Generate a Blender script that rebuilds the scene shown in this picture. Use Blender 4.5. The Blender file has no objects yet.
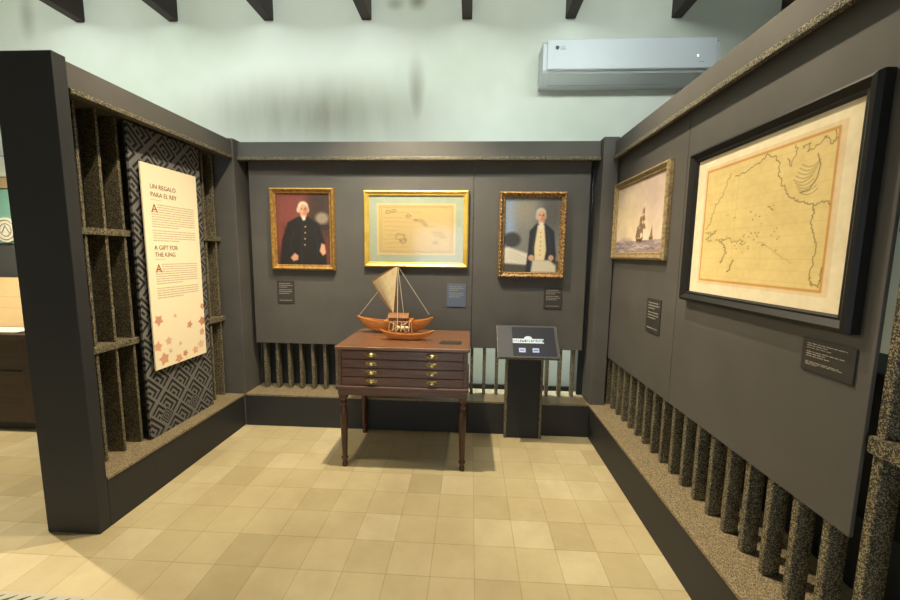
import bpy, bmesh, math, random
import numpy as np
from mathutils import Vector, Matrix
random.seed(7); rng = np.random.default_rng(7)
SC = bpy.context.scene
COL = SC.collection

# ------------------------------------------------------------------ camera
CY = -3.1085
cam = bpy.data.objects.new('camera', bpy.data.cameras.new('camera')); COL.objects.link(cam)
cam.data.sensor_width = 36; cam.data.lens = 36 * 383.737 / 900
cam.data.clip_start = .02
yaw, pit, rol = -.0526, .1172, .0124
f = Vector((math.sin(yaw)*math.cos(pit), math.cos(yaw)*math.cos(pit), -math.sin(pit)))
r = Vector((math.cos(yaw), -math.sin(yaw), 0)); u = r.cross(f)
r2 = r*math.cos(rol) + u*math.sin(rol); u2 = -r*math.sin(rol) + u*math.cos(rol)
cam.matrix_world = Matrix(((r2.x, u2.x, -f.x, 0), (r2.y, u2.y, -f.y, CY), (r2.z, u2.z, -f.z, 1.5), (0, 0, 0, 1)))
SC.camera = cam

# ------------------------------------------------------------------ light
W = bpy.data.worlds.new('daylight'); SC.world = W; W.use_nodes = True
W.node_tree.nodes['Background'].inputs[0].default_value = (.78, .9, 1, 1)
W.node_tree.nodes['Background'].inputs[1].default_value = 4.5
SC.view_settings.view_transform = 'Standard'; SC.view_settings.look = 'None'
SC.view_settings.gamma = 1; SC.view_settings.use_curve_mapping = False
SC.view_settings.exposure = 0.0
WARM = (1, .84, .58); COOL = (.88, 1, .94)
def spot(name, loc, aim, power, angle=70, blend=.6, col=WARM, size=.03):
    l = bpy.data.lights.new(name, 'SPOT'); l.energy = power; l.color = col
    l.spot_size = math.radians(angle); l.spot_blend = blend; l.shadow_soft_size = size
    o = bpy.data.objects.new(name, l); COL.objects.link(o); o.location = loc
    o.rotation_euler = (Vector(aim) - Vector(loc)).to_track_quat('-Z', 'Y').to_euler(); return o
def area(name, loc, aim, power, sx, sy, col=COOL):
    l = bpy.data.lights.new(name, 'AREA'); l.energy = power; l.color = col; l.shape = 'RECTANGLE'
    l.size = sx; l.size_y = sy
    o = bpy.data.objects.new(name, l); COL.objects.link(o); o.location = loc
    o.rotation_euler = (Vector(aim) - Vector(loc)).to_track_quat('-Z', 'Y').to_euler(); return o
spot('track_spot', (-.54, -.74, 3.33), (-.48, -.72, .2), 390, 106, .7)
spot('track_spot', (.72, -.85, 3.33), (.66, -.3, 1.0), 50, 76, .8)
spot('track_spot', (-1.2, -1.25, 3.33), (-2.0, -.5, 1.2), 190, 74, .8)
spot('track_spot', (.3, -1.15, 3.33), (1.25, -1.15, 1.6), 190, 78, .8)
spot('gallery_spot', (-4.3, -.47, 3.33), (-3.2, -1.2, 0), 500, 125, .7)
area('ceiling_light', (-1.3, -1.2, 3.75), (-1.2, .6, 3.0), 66, 6.4, .15).data.spread = math.radians(125)
area('ceiling_light', (-.5, -2.8, 3.75), (-.4, -2.2, 0), 3, 3.0, 1.0, (.95, .98, 1))
area('gap_fill', (.42, .44, 2.3), (.42, .52, .4), 110, 1.0, .1)  # added unseen lamp, brightens the wall behind the back screen

# ------------------------------------------------------------------ helpers
def lin(c):
    c = np.asarray(c, float) / 255.
    return np.where(c <= .04045, c / 12.92, ((c + .055) / 1.055) ** 2.4)
def L4(r_, g, b): return tuple(lin((r_, g, b))) + (1,)

class NT:
    def __init__(s, name):
        s.m = bpy.data.materials.new(name); s.m.use_nodes = True; s.t = s.m.node_tree
        s.b = s.t.nodes['Principled BSDF']
    def n(s, typ, **kw):
        o = s.t.nodes.new(typ)
        for k, v in kw.items(): setattr(o, k, v)
        return o
    def l(s, a, b): s.t.links.new(a, b)
    def math(s, op, a, b=None, c=None):
        o = s.n('ShaderNodeMath', operation=op)
        for i, v in enumerate((a, b, c)):
            if v is None: continue
            if isinstance(v, (int, float)): o.inputs[i].default_value = v
            else: s.l(v, o.inputs[i])
        return o.outputs[0]
    def mix(s, fac, a, b):
        o = s.n('ShaderNodeMix', data_type='RGBA')
        for sock, v in ((o.inputs[0], fac), (o.inputs[6], a), (o.inputs[7], b)):
            if isinstance(v, (int, float)): sock.default_value = v
            elif isinstance(v, tuple): sock.default_value = v
            else: s.l(v, sock)
        return o.outputs[2]
    def ramp(s, fac, stops):
        o = s.n('ShaderNodeValToRGB'); e = o.color_ramp.elements
        while len(e) < len(stops): e.new(.5)
        for i, (p, c) in enumerate(stops): e[i].position = p; e[i].color = c
        s.l(fac, o.inputs[0]); return o.outputs[0]
    def pos(s): return s.n('ShaderNodeNewGeometry').outputs['Position']
    def noise(s, vec, scale, detail=3, rough=.55):
        o = s.n('ShaderNodeTexNoise'); o.inputs['Scale'].default_value = scale
        o.inputs['Detail'].default_value = detail; o.inputs['Roughness'].default_value = rough
        if vec is not None: s.l(vec, o.inputs['Vector'])
        return o.outputs[0]
    def bump(s, h, strength, dist=.002):
        o = s.n('ShaderNodeBump'); o.inputs['Strength'].default_value = strength
        o.inputs['Distance'].default_value = dist; s.l(h, o.inputs['Height']); s.l(o.outputs[0], s.b.inputs['Normal'])
    def set(s, col=None, rough=None, metal=None, spec=None):
        if col is not None:
            if isinstance(col, tuple): s.b.inputs['Base Color'].default_value = col
            else: s.l(col, s.b.inputs['Base Color'])
        if rough is not None: s.b.inputs['Roughness'].default_value = rough
        if metal is not None: s.b.inputs['Metallic'].default_value = metal
        if spec is not None: s.b.inputs['Specular IOR Level'].default_value = spec
        return s
M = {}
def plain(name, c, rough=.5, metal=0, var=.12, scale=9, bump=0):
    t = NT(name); c = L4(*c); d = tuple(x * (1 - var) for x in c[:3]) + (1,); e = tuple(min(1, x * (1 + var)) for x in c[:3]) + (1,)
    ns = t.noise(t.pos(), scale)
    t.set(t.mix(ns, d, e), rough, metal)
    if bump: t.bump(t.noise(t.pos(), scale * 8), bump)
    M[name] = t.m; return t.m

plain('charcoal_paint', (80, 78, 76), .62, var=.22, scale=4)
plain('dark_paint', (37, 38, 41), .6, var=.1, scale=3)
plain('black_frame', (12, 12, 13), .5, var=.1, scale=20)
plain('black_plastic', (28, 31, 37), .62)
plain('white_plastic', (194, 199, 206), .4, var=.02)
plain('grey_plastic', (150, 156, 160), .5, var=.03)
plain('placard_dark', (52, 50, 49), .5)
plain('placard_blue', (84, 96, 118), .5)
plain('print_pale', (150, 145, 136), .6, var=.02)
plain('print_dark', (128, 108, 92), .7, var=.02)
plain('print_red', (170, 84, 52), .7, var=.02)
plain('cream_board', (240, 226, 196), .55, var=.02)
plain('brass', (216, 194, 138), .25, metal=1, var=.08)
plain('rope', (206, 198, 178), .8)
plain('steel', (120, 120, 116), .4, metal=.6)
plain('beam_wood', (42, 25, 19), .55, var=.3, scale=6)
plain('display_grey', (70, 72, 74), .6)
plain('teal_board', (120, 170, 158), .6, var=.05)
plain('paper_white', (226, 222, 206), .6, var=.03)
plain('kiosk_plate', (42, 47, 58), .55); plain('kraft', (176, 152, 112), .6, var=.06)
plain('rug_base', (184, 180, 164), .95, var=.05)
plain('rug_dark', (38, 42, 34), .95, var=.2)
plain('rug_green', (66, 92, 58), .95, var=.2)
plain('skirting', (40, 38, 36), .6)

def granite(name, dark, light, frac, scale):
    t = NT(name); v = t.n('ShaderNodeTexVoronoi'); v.inputs['Scale'].default_value = scale
    t.l(t.pos(), v.inputs['Vector'])
    w = t.n('ShaderNodeTexWhiteNoise', noise_dimensions='3D'); t.l(v.outputs['Color'], w.inputs['Vector'])
    k = t.ramp(w.outputs[0], [(0, L4(*dark)), (1 - frac, L4(*[int(x * 1.3) for x in dark])), (1 - frac + .02, L4(*[(a * .55 + b * .45) for a, b in zip(dark, light)])), (1, L4(*light))])
    k.node.color_ramp.interpolation = 'LINEAR'
    t.set(k, .42); t.bump(t.noise(t.pos(), 260, 2), .2, .002); M[name] = t.m
granite('granite', (38, 37, 34), (172, 160, 128), .42, 340)
granite('granite_ledge', (74, 66, 54), (176, 160, 126), .6, 340)

def wood(name, c1, c2, rough, axis='X', scale=5, coat=0):
    t = NT(name); mp = t.n('ShaderNodeMapping'); t.l(t.pos(), mp.inputs[0])
    mp.inputs['Scale'].default_value = {'X': (1, 9, 9), 'Y': (9, 1, 9), 'Z': (9, 9, 1)}[axis]
    ns = t.noise(mp.outputs[0], scale, 6, .62)
    k = t.ramp(ns, [(.3, L4(*c1)), (.7, L4(*c2))])
    t.set(k, rough); t.bump(ns, .1, .001)
    if coat: t.b.inputs['Coat Weight'].default_value = coat; t.b.inputs['Coat Roughness'].default_value = .18
    M[name] = t.m
wood('mahogany', (74, 46, 42), (110, 76, 68), .34, 'X', 6, .4)
wood('mahogany_top', (102, 69, 50), (138, 98, 70), .26, 'X', 6, .4)
wood('leg_wood', (48, 24, 16), (86, 46, 28), .35, 'Z', 6, .2)
wood('boat_wood', (190, 116, 54), (222, 152, 80), .35, 'X', 10, .2)
wood('boat_dark', (112, 70, 36), (156, 104, 56), .45, 'X', 12)
wood('sail_cloth', (226, 198, 140), (252, 236, 196), .8, 'Z', 16)
wood('dark_wood', (40, 28, 20), (66, 46, 34), .5, 'X', 4)

def gold(name, c1, c2, rough, bscale, bst):
    t = NT(name); ns = t.noise(t.pos(), bscale, 4)
    t.set(t.ramp(ns, [(.35, L4(*c1)), (.65, L4(*c2))]), rough, .55); t.bump(ns, bst, .004); M[name] = t.m
gold('gold_frame', (146, 112, 58), (192, 152, 88), .35, 40, .3)
gold('bright_gold', (214, 182, 84), (232, 204, 112), .35, 10, .05)
gold('antique_gold', (86, 66, 42), (190, 152, 100), .4, 70, 1.0)
gold('pale_gold', (150, 128, 92), (198, 176, 132), .4, 60, .4)

t = NT('attribute_print'); a = t.n('ShaderNodeAttribute', attribute_name='print_colour'); t.set(a.outputs[0], .55); M['print'] = t.m
t = NT('glass_pane'); t.t.nodes.remove(t.b); out = t.t.nodes['Material Output']
tr = t.n('ShaderNodeBsdfTransparent'); gl = t.n('ShaderNodeBsdfGlossy'); gl.inputs['Roughness'].default_value = .12
mx = t.n('ShaderNodeMixShader')
mx.inputs[0].default_value = .035; t.l(tr.outputs[0], mx.inputs[1]); t.l(gl.outputs[0], mx.inputs[2]); t.l(mx.outputs[0], out.inputs[0]); M['glass'] = t.m
def glow(name, c, s):
    t = NT(name); t.set((0, 0, 0, 1), .3); t.b.inputs['Emission Color'].default_value = L4(*c); t.b.inputs['Emission Strength'].default_value = s; M[name] = t.m
glow('screen_white', (214, 232, 232), .8); glow('screen_blue', (170, 190, 240), .8); glow('screen_glass', (40, 48, 74), .3); M['screen_glass'].node_tree.nodes['Principled BSDF'].inputs['Roughness'].default_value = .5; M['screen_glass'].node_tree.nodes['Principled BSDF'].inputs['Specular IOR Level'].default_value = .25; glow('led', (240, 250, 255), 3)

# cement tile floor
t = NT('floor_tiles'); sp = t.n('ShaderNodeSeparateXYZ'); t.l(t.pos(), sp.inputs[0])
ux = t.math('DIVIDE', t.math('SUBTRACT', sp.outputs[0], .044), .209); uy = t.math('DIVIDE', t.math('SUBTRACT', sp.outputs[1], -1.27), .209)
cx = t.math('FLOOR', ux); cyy = t.math('FLOOR', uy)
cv = t.n('ShaderNodeCombineXYZ'); t.l(cx, cv.inputs[0]); t.l(cyy, cv.inputs[1])
wn = t.n('ShaderNodeTexWhiteNoise', noise_dimensions='2D'); t.l(cv.outputs[0], wn.inputs['Vector'])
base = t.ramp(wn.outputs[0], [(0, L4(180, 168, 132)), (.2, L4(194, 182, 144)), (.7, L4(202, 190, 153)), (1, L4(210, 200, 166))])
n1 = t.noise(t.pos(), 7, 5); base = t.mix(t.math('MULTIPLY', n1, .45), base, L4(156, 138, 102)); n2 = t.ramp(t.noise(t.pos(), 2.6, 6, .65), [(.42, (0, 0, 0, 1)), (.72, (1, 1, 1, 1))]); base = t.mix(t.math('MULTIPLY', n2, .35), base, L4(150, 130, 96))
ex = t.math('ABSOLUTE', t.math('SUBTRACT', t.math('FRACT', ux), .5)); ey = t.math('ABSOLUTE', t.math('SUBTRACT', t.math('FRACT', uy), .5))
g = t.math('GREATER_THAN', t.math('MAXIMUM', ex, ey), .490)
t.set(t.mix(t.math('MULTIPLY', g, t.math('ADD', .12, t.math('MULTIPLY', n1, .6))), base, L4(128, 106, 70)), .42)
t.bump(t.math('SUBTRACT', 1, g), .12, .002); M['floor'] = t.m

# old plaster wall with damp stains
t = NT('old_plaster'); p = t.pos(); mp = t.n('ShaderNodeMapping'); t.l(p, mp.inputs[0]); mp.inputs['Scale'].default_value = (3, 1, .45)
n1 = t.noise(mp.outputs[0], 1.3, 4); n2 = t.noise(p, 1.1, 3)
col = t.mix(t.ramp(n2, [(.4, (0, 0, 0, 1)), (.7, (1, 1, 1, 1))]), L4(222, 225, 216), L4(204, 209, 196))
sp = t.n('ShaderNodeSeparateXYZ'); t.l(p, sp.inputs[0])
def blob(x, z, sx, sz):
    a = t.math('DIVIDE', t.math('SUBTRACT', sp.outputs[0], x), sx); b = t.math('DIVIDE', t.math('SUBTRACT', sp.outputs[2], z), sz)
    d = t.math('SQRT', t.math('ADD', t.math('MULTIPLY', a, a), t.math('MULTIPLY', b, b)))
    o = t.n('ShaderNodeMapRange', interpolation_type='SMOOTHSTEP'); t.l(d, o.inputs[0])
    for i, v in enumerate((0, 1, 1, 0)): o.inputs[i + 1].default_value = v
    return o.outputs[0]
st = t.math('MULTIPLY', blob(-1.5, 2.8, 1.7, .5), t.math('ADD', .35, n1))
st = t.math('MAXIMUM', st, t.math('MULTIPLY', blob(-.53, 2.95, .13, .45), .75))
st = t.math('MAXIMUM', st, t.math('MULTIPLY', blob(-.52, 3.76, .12, .11), .9))
st = t.math('MAXIMUM', st, t.math('MULTIPLY', blob(-.72, 3.74, .12, .08), .6))
st = t.math('MAXIMUM', st, t.math('MULTIPLY', blob(-4.25, 3.7, .12, .3), .5))
t.set(t.mix(t.math('MULTIPLY', st, .85), col, L4(118, 110, 92)), .8); t.bump(t.noise(p, 14, 5), .12, .01); M['plaster'] = t.m
plain('ceiling_paint', (200, 204, 196), .8)

# woven key-pattern cloth on the left board (lines running at 45 degrees)
t = NT('key_pattern'); sp = t.n('ShaderNodeSeparateXYZ'); t.l(t.pos(), sp.inputs[0]); S_ = .092
pp = t.math('DIVIDE', t.math('ADD', sp.outputs[1], sp.outputs[2]), S_ * 1.414); qq = t.math('DIVIDE', t.math('SUBTRACT', sp.outputs[1], sp.outputs[2]), S_ * 1.414)
ci = t.math('FLOOR', pp); cj = t.math('FLOOR', qq); fp = t.math('FRACT', pp); fq = t.math('FRACT', qq)
hp = t.math('GREATER_THAN', t.math('FRACT', t.math('MULTIPLY', fp, 3)), .5); hq = t.math('GREATER_THAN', t.math('FRACT', t.math('MULTIPLY', fq, 3)), .5)
par = t.math('FLOORED_MODULO', t.math('ADD', ci, cj), 2)
md = t.math('MAXIMUM', t.math('ABSOLUTE', t.math('SUBTRACT', fp, .5)), t.math('ABSOLUTE', t.math('SUBTRACT', fq, .5)))
cc = t.math('GREATER_THAN', t.math('FRACT', t.math('MULTIPLY', md, 6)), .52)
isd = t.math('MULTIPLY', t.math('LESS_THAN', t.math('FLOORED_MODULO', t.math('ADD', ci, cj), 4), .5), t.math('LESS_THAN', t.math('FLOORED_MODULO', t.math('SUBTRACT', ci, cj), 3), .5))
el = t.math('GREATER_THAN', t.math('FRACT', t.math('MULTIPLY', t.math('MAXIMUM', fp, fq), 3)), .52)
el2 = t.math('GREATER_THAN', t.math('FRACT', t.math('MULTIPLY', t.math('MAXIMUM', fp, t.math('SUBTRACT', 1, fq)), 3)), .52)
pc = t.math('FLOORED_MODULO', cj, 2); v = t.math('ADD', t.math('MULTIPLY', pc, el), t.math('MULTIPLY', t.math('SUBTRACT', 1, pc), el2))
v = t.math('ADD', t.math('MULTIPLY', isd, cc), t.math('MULTIPLY', t.math('SUBTRACT', 1, isd), v))
t.set(t.mix(v, L4(22, 22, 23), L4(108, 107, 106)), .7); M['key_pattern'] = t.m

class MB:
    """Collects shapes in local coordinates; T maps them to the world."""
    def __init__(s, T=None): s.bm = bmesh.new(); s.T = T
    def _take(s, bm, bev=0, seg=2):
        if bev: bmesh.ops.bevel(bm, geom=bm.edges[:], offset=bev, segments=seg, affect='EDGES', profile=.5)
        me = bpy.data.meshes.new('tmp'); bm.to_mesh(me); bm.free(); s.bm.from_mesh(me); bpy.data.meshes.remove(me)
    def box(s, x0, x1, y0, y1, z0, z1, bev=0, seg=2):
        bm = bmesh.new()
        bmesh.ops.create_cube(bm, size=1, matrix=Matrix.Translation(((x0+x1)/2, (y0+y1)/2, (z0+z1)/2)) @ Matrix.Diagonal((abs(x1-x0), abs(y1-y0), abs(z1-z0), 1)))
        s._take(bm, bev, seg); return s
    def tube(s, pts, rad, n=8):
        pts = [Vector(p) for p in pts]; rr = rad if isinstance(rad, (list, tuple)) else [rad] * len(pts)
        rings = []; ref = None
        for i, p in enumerate(pts):
            d = (pts[min(i+1, len(pts)-1)] - pts[max(i-1, 0)]).normalized()
            if ref is None: ref = Vector((0, 0, 1)) if abs(d.z) < .9 else Vector((1, 0, 0))
            a = d.cross(ref).normalized(); b = d.cross(a).normalized()
            rings.append([s.bm.verts.new(p + (a*math.cos(2*math.pi*k/n) + b*math.sin(2*math.pi*k/n))*rr[i]) for k in range(n)])
        for A, B in zip(rings, rings[1:]):
            for k in range(n): s.bm.faces.new((A[k], A[(k+1) % n], B[(k+1) % n], B[k]))
        s.bm.faces.new(rings[0][::-1]); s.bm.faces.new(rings[-1]); return s
    def lathe(s, cx, cy, prof, n=20):
        rings = [[s.bm.verts.new((cx + rd*math.cos(2*math.pi*k/n), cy + rd*math.sin(2*math.pi*k/n), z)) for k in range(n)] for rd, z in prof]
        for A, B in zip(rings, rings[1:]):
            for k in range(n): s.bm.faces.new((A[k], A[(k+1) % n], B[(k+1) % n], B[k]))
        s.bm.faces.new(rings[0][::-1]); s.bm.faces.new(rings[-1]); return s
    def grid(s, P):
        V = [[s.bm.verts.new(p) for p in row] for row in P]
        for A, B in zip(V, V[1:]):
            for k in range(len(A) - 1): s.bm.faces.new((A[k], A[k+1], B[k+1], B[k]))
        return s
    def prism(s, pts, d):
        """pts: closed outline (3d); d: extrusion vector"""
        d = Vector(d); A = [s.bm.verts.new(p) for p in pts]; B = [s.bm.verts.new(Vector(p) + d) for p in pts]
        s.bm.faces.new(A[::-1]); s.bm.faces.new(B); n = len(A)
        for k in range(n): s.bm.faces.new((A[k], A[(k+1) % n], B[(k+1) % n], B[k]))
        return s
    def ring(s, w, h, prof):
        """picture-frame moulding round a w x h rectangle, profile of (inset, height)"""
        R = []
        for ins, c in prof:
            R.append([s.bm.verts.new(q) for q in ((ins, ins, c), (w-ins, ins, c), (w-ins, h-ins, c), (ins, h-ins, c))])
        n = len(R)
        for i in range(n):
            A, B = R[i], R[(i+1) % n]
            for k in range(4): s.bm.faces.new((A[k], A[(k+1) % 4], B[(k+1) % 4], B[k]))
        return s
    def ball(s, c, rx, ry=None, rz=None, sub=1):
        bm = bmesh.new(); bmesh.ops.create_icosphere(bm, subdivisions=sub, radius=1, matrix=Matrix.Translation(c) @ Matrix.Diagonal((rx, ry or rx, rz or rx, 1)))
        s._take(bm); return s
    def build(s, name, mat, parent=None, smooth=False):
        bm = s.bm
        if s.T:
            for v in bm.verts: v.co = s.T(v.co)
        if parent is not None:
            o_ = Vector(parent['_o']) if '_o' in parent else Vector()
            for v in bm.verts: v.co -= o_
        bmesh.ops.recalc_face_normals(bm, faces=bm.faces[:])
        me = bpy.data.meshes.new(name); bm.to_mesh(me); bm.free()
        if smooth:
            for p_ in me.polygons: p_.use_smooth = True
        return link(name, me, mat, parent)
def link(name, me, mat, parent=None):
    o = bpy.data.objects.new(name, me); COL.objects.link(o)
    if mat and not me.materials: me.materials.append(M[mat])
    if parent is not None:
        o.parent = parent; ORG[o.name] = ORG[parent.name]; o['_o'] = parent['_o']
    else: o['_o'] = (0., 0., 0.); ORG[o.name] = Vector()
    return o
ORG = {}
def thing(name, loc, label, cat, group=None):
    o = bpy.data.objects.new(name, None); COL.objects.link(o); o.location = loc; o.empty_display_size = .05
    ORG[o.name] = Vector(loc); o['_o'] = tuple(float(x) for x in loc); return tag(o, label, cat, group)
def tag(o, label, cat, group=None, kind=None):
    o['label'] = label; o['category'] = cat
    if group: o['group'] = group
    if kind: o['kind'] = kind
    return o
def struct(name, mb, mat):
    o = mb.build(name, mat); o['kind'] = 'structure'; return o
def again(src, loc, parent):
    c = src.copy(); COL.objects.link(c); c.parent = parent; c.location = loc; ORG[c.name] = ORG[parent.name]; return c
def plane_map(o, ua, na):
    o, ua, na = Vector(o), Vector(ua), Vector(na)
    return lambda p: o + ua * p[0] + Vector((0, 0, 1)) * p[1] + na * p[2]
BK = lambda x, z, y=.13: plane_map((x, y, z), (1, 0, 0), (0, -1, 0))          # hung on the back screen; default-y positions and sizes were scaled about the camera
RT = lambda y, z, x=1.13: plane_map((x, y, z), (0, -1, 0), (-1, 0, 0))       # hung on the right screen (a runs towards the camera)
LT = lambda y, z, x=-2.041: plane_map((x, y, z), (0, 1, 0), (1, 0, 0))       # on the left screen

def text_mesh(name, s, size, T, mat, parent, c=.0006, align='LEFT'):
    cu = bpy.data.curves.new('txt', 'FONT'); cu.body = s; cu.size = size; cu.align_x = align; cu.extrude = .0004
    o = bpy.data.objects.new('txt', cu); COL.objects.link(o); dg = bpy.context.evaluated_depsgraph_get()
    me = bpy.data.meshes.new_from_object(o.evaluated_get(dg)); bpy.data.objects.remove(o); bpy.data.curves.remove(cu)
    o_ = Vector(parent['_o'])
    for v in me.vertices: v.co = T((v.co.x, v.co.y, c + v.co.z)) - o_
    me.name = name; return link(name, me, mat, parent)

# --- small painter: colours sampled onto the vertices of a flat grid
class Paint:
    def __init__(s, w, h, res, bg):
        s.w, s.h = w, h; s.nx, s.ny = int(w*res)+1, int(h*res)+1; s.res = res
        s.X, s.Y = np.meshgrid(np.linspace(0, w, s.nx), np.linspace(0, h, s.ny)); s.C = np.zeros((s.ny, s.nx, 3)) + np.array(bg, float)
    def _bl(s, m, c, a=1):
        m = (np.clip(m, 0, 1) * a)[..., None]; s.C = s.C * (1 - m) + np.array(c, float) * m
    def poly(s, pts, c, a=1, soft=None):
        px, py = zip(*pts); n = len(pts); ins = np.zeros(s.X.shape, bool); D = np.full(s.X.shape, 9e9)
        for i in range(n):
            x0, y0, x1, y1 = px[i], py[i], px[(i+1) % n], py[(i+1) % n]
            if y0 != y1:
                cr = ((y0 > s.Y) != (y1 > s.Y)) & (s.X < (x1-x0)*(s.Y-y0)/(y1-y0)+x0); ins ^= cr
            D = np.minimum(D, s._sd(x0, y0, x1, y1))
        sd = np.where(ins, D, -D); w = soft or 1.0/s.res
        s._bl(.5 + sd/w, c, a)
    def _sd(s, x0, y0, x1, y1):
        dx, dy = x1-x0, y1-y0; q = dx*dx+dy*dy+1e-12
        tt = np.clip(((s.X-x0)*dx+(s.Y-y0)*dy)/q, 0, 1); return np.hypot(s.X-x0-tt*dx, s.Y-y0-tt*dy)
    def ell(s, x, y, rx, ry, c, a=1, soft=.25):
        d = np.hypot((s.X-x)/rx, (s.Y-y)/ry); s._bl((1+soft/2-d)/soft, c, a)
    def line(s, pts, wd, c, a=1):
        D = np.full(s.X.shape, 9e9)
        for (x0, y0), (x1, y1) in zip(pts, pts[1:]): D = np.minimum(D, s._sd(x0, y0, x1, y1))
        s._bl((wd/2 - D)*s.res + .5, c, a)
    def rect(s, x0, y0, x1, y1, c, a=1): s._bl(((s.X >= x0) & (s.X <= x1) & (s.Y >= y0) & (s.Y <= y1)).astype(float), c, a)
    def grain(s, amp, cells):
        g = rng.random((int(cells*s.h/s.w)+2, cells+2)); fx = s.X/s.w*cells; fy = s.Y/s.h*(g.shape[0]-1.01)
        ix, iy = fx.astype(int), fy.astype(int); ax, ay = fx-ix, fy-iy
        v_ = (g[iy, ix]*(1-ax)+g[iy, ix+1]*ax)*(1-ay)+(g[np.minimum(iy+1, g.shape[0]-1), ix]*(1-ax)+g[np.minimum(iy+1, g.shape[0]-1), ix+1]*ax)*ay
        s.C += ((v_-.5)*2*amp)[..., None]
    def build(s, name, T, parent, c=0.0, back=.004):
        nx, ny = s.nx, s.ny; P = np.stack([s.X, s.Y], -1).reshape(-1, 2); o_ = Vector(parent['_o'])
        co = [tuple(T((x, y, c)) - o_) for x, y in P]
        ii = np.arange(nx*ny).reshape(ny, nx)
        F = np.stack([ii[:-1, :-1], ii[:-1, 1:], ii[1:, 1:], ii[1:, :-1]], -1).reshape(-1, 4).tolist()
        base = len(co)                                   # thin solid back so the sheet has its thickness
        co += [tuple(T((x, y, c-back)) - o_) for x, y in ((0, 0), (s.w, 0), (s.w, s.h), (0, s.h))]
        F.append([base+3, base+2, base+1, base])
        F.append(ii[0, ::-1].tolist() + [base, base+1]); F.append(ii[-1, :].tolist() + [base+2, base+3])
        F.append(ii[::-1, -1].tolist() + [base+1, base+2]); F.append(ii[:, 0].tolist() + [base+3, base])
        me = bpy.data.meshes.new(name); me.from_pydata(co, [], F); me.update()
        at = me.color_attributes.new('print_colour', 'FLOAT_COLOR', 'POINT')
        cl = np.ones((len(co), 4)); cl[:nx*ny, :3] = lin(np.clip(s.C, 0, 255).reshape(-1, 3)); cl[nx*ny:, :3] = cl[0, :3]
        at.data.foreach_set('color', cl.astype(np.float32).ravel())
        return link(name, me, 'print', parent)
def wobble(pts, amp, n):
    """coast-like line through pts"""
    out = []
    for (x0, y0), (x1, y1) in zip(pts, pts[1:]):
        for k in range(n):
            q = k/n; out.append((x0+(x1-x0)*q + random.uniform(-amp, amp), y0+(y1-y0)*q + random.uniform(-amp, amp)))
    out.append(pts[-1]); return out

# ------------------------------------------------------------------ room shell
struct('floor', MB().box(-6.2, 3.6, -6.2, 1.0, -.1, 0), 'floor')
struct('ceiling', MB().box(-6.2, 3.6, -6.2, 1.0, 3.9, 4.0), 'ceiling_paint')
struct('wall_back', MB().box(-6.2, 3.6, .6, .8, 0, 3.9), 'plaster')
struct('wall_left', MB().box(-6.2, -6.0, -6.0, .6, 0, 3.9), 'plaster')
struct('wall_right', MB().box(3.4, 3.6, -6.0, .6, 0, 3.9), 'plaster')
mb = MB().box(-6.2, -1.35, -6.2, -6.0, 0, 3.9).box(.0, 3.6, -6.2, -6.0, 0, 3.9).box(-1.35, .0, -6.2, -6.0, 2.15, 3.9)
struct('wall_rear', mb, 'plaster')
struct('baseboard_back', MB().box(-.4, 3.4, .575, .599, 0, .235, .004), 'skirting')

# rafters
nth = ['leftmost', 'second from left', 'third from left', 'fourth from left, above the gold-framed chart', 'fifth from left, just left of the air conditioner', 'sixth from left, above the air conditioner', 'seventh from left, right of the air conditioner', 'rightmost, over the right screen']
for k in range(8):
    x0 = -3.765 + .912*k; z0 = 3.638 - .0105*k if k < 8 else 3.56
    o = MB().box(x0, x0+.09, -5.9, .61, z0, z0+.2, .004).build('ceiling_beam', 'beam_wood')
    tag(o, 'dark brown wooden ceiling beam, ' + nth[k], 'beam', 'wooden ceiling beams')

# ------------------------------------------------------------------ slatted screens
def slat_row(parent, first_box, positions, axis, name='slat'):
    """one slat mesh, then copies sharing it"""
    proto = MB().box(*first_box, .003, 1).build(name, 'granite', parent)
    p0 = positions[0]
    for q in positions[1:]:
        again(proto, (q-p0, 0, 0) if axis == 'x' else (0, q-p0, 0), parent)

# back screen
B = thing('slatted_screen', (-.45, .15, 0), 'back charcoal screen with low wall, stone ledge and slats behind the wooden chest', 'screen')
MB().box(-1.93, 1.0, 0, .3, 0, .268, .003).build('low_wall', 'dark_paint', B)
MB().box(-1.93, 1.0, -.002, .305, .268, .284, .002).build('ledge', 'granite_ledge', B)
MB().box(-1.93, 1.0, .06, .28, 2.275, 2.395, .002).build('header', 'charcoal_paint', B)
MB().box(-1.93, 1.0, .045, .10, 2.25, 2.275, .003).build('moulding', 'granite', B)
MB().box(-2.235, -1.93, .002, .28, 0, 2.41, .004).build('post', 'charcoal_paint', B)
MB().box(-1.93, -.42, .29, .3, .284, 2.275, .001).build('added_backing', 'black_plastic', B)  # added black sheet, keeps the gaps between these slats dark
MB().box(.952, 1.0, .225, .24, .284, .72).box(.02, 1.0, .225, .24, .72, 2.275).build('added_backing', 'black_plastic', B)  # added black sheets, block the gap lamp from spilling onto the right post
xs = [-1.828 + .109*k for k in range(26)]
slat_row(B, (xs[0]-.013, xs[0]+.013, .16, .22, .284, 2.275), xs, 'x')
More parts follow.
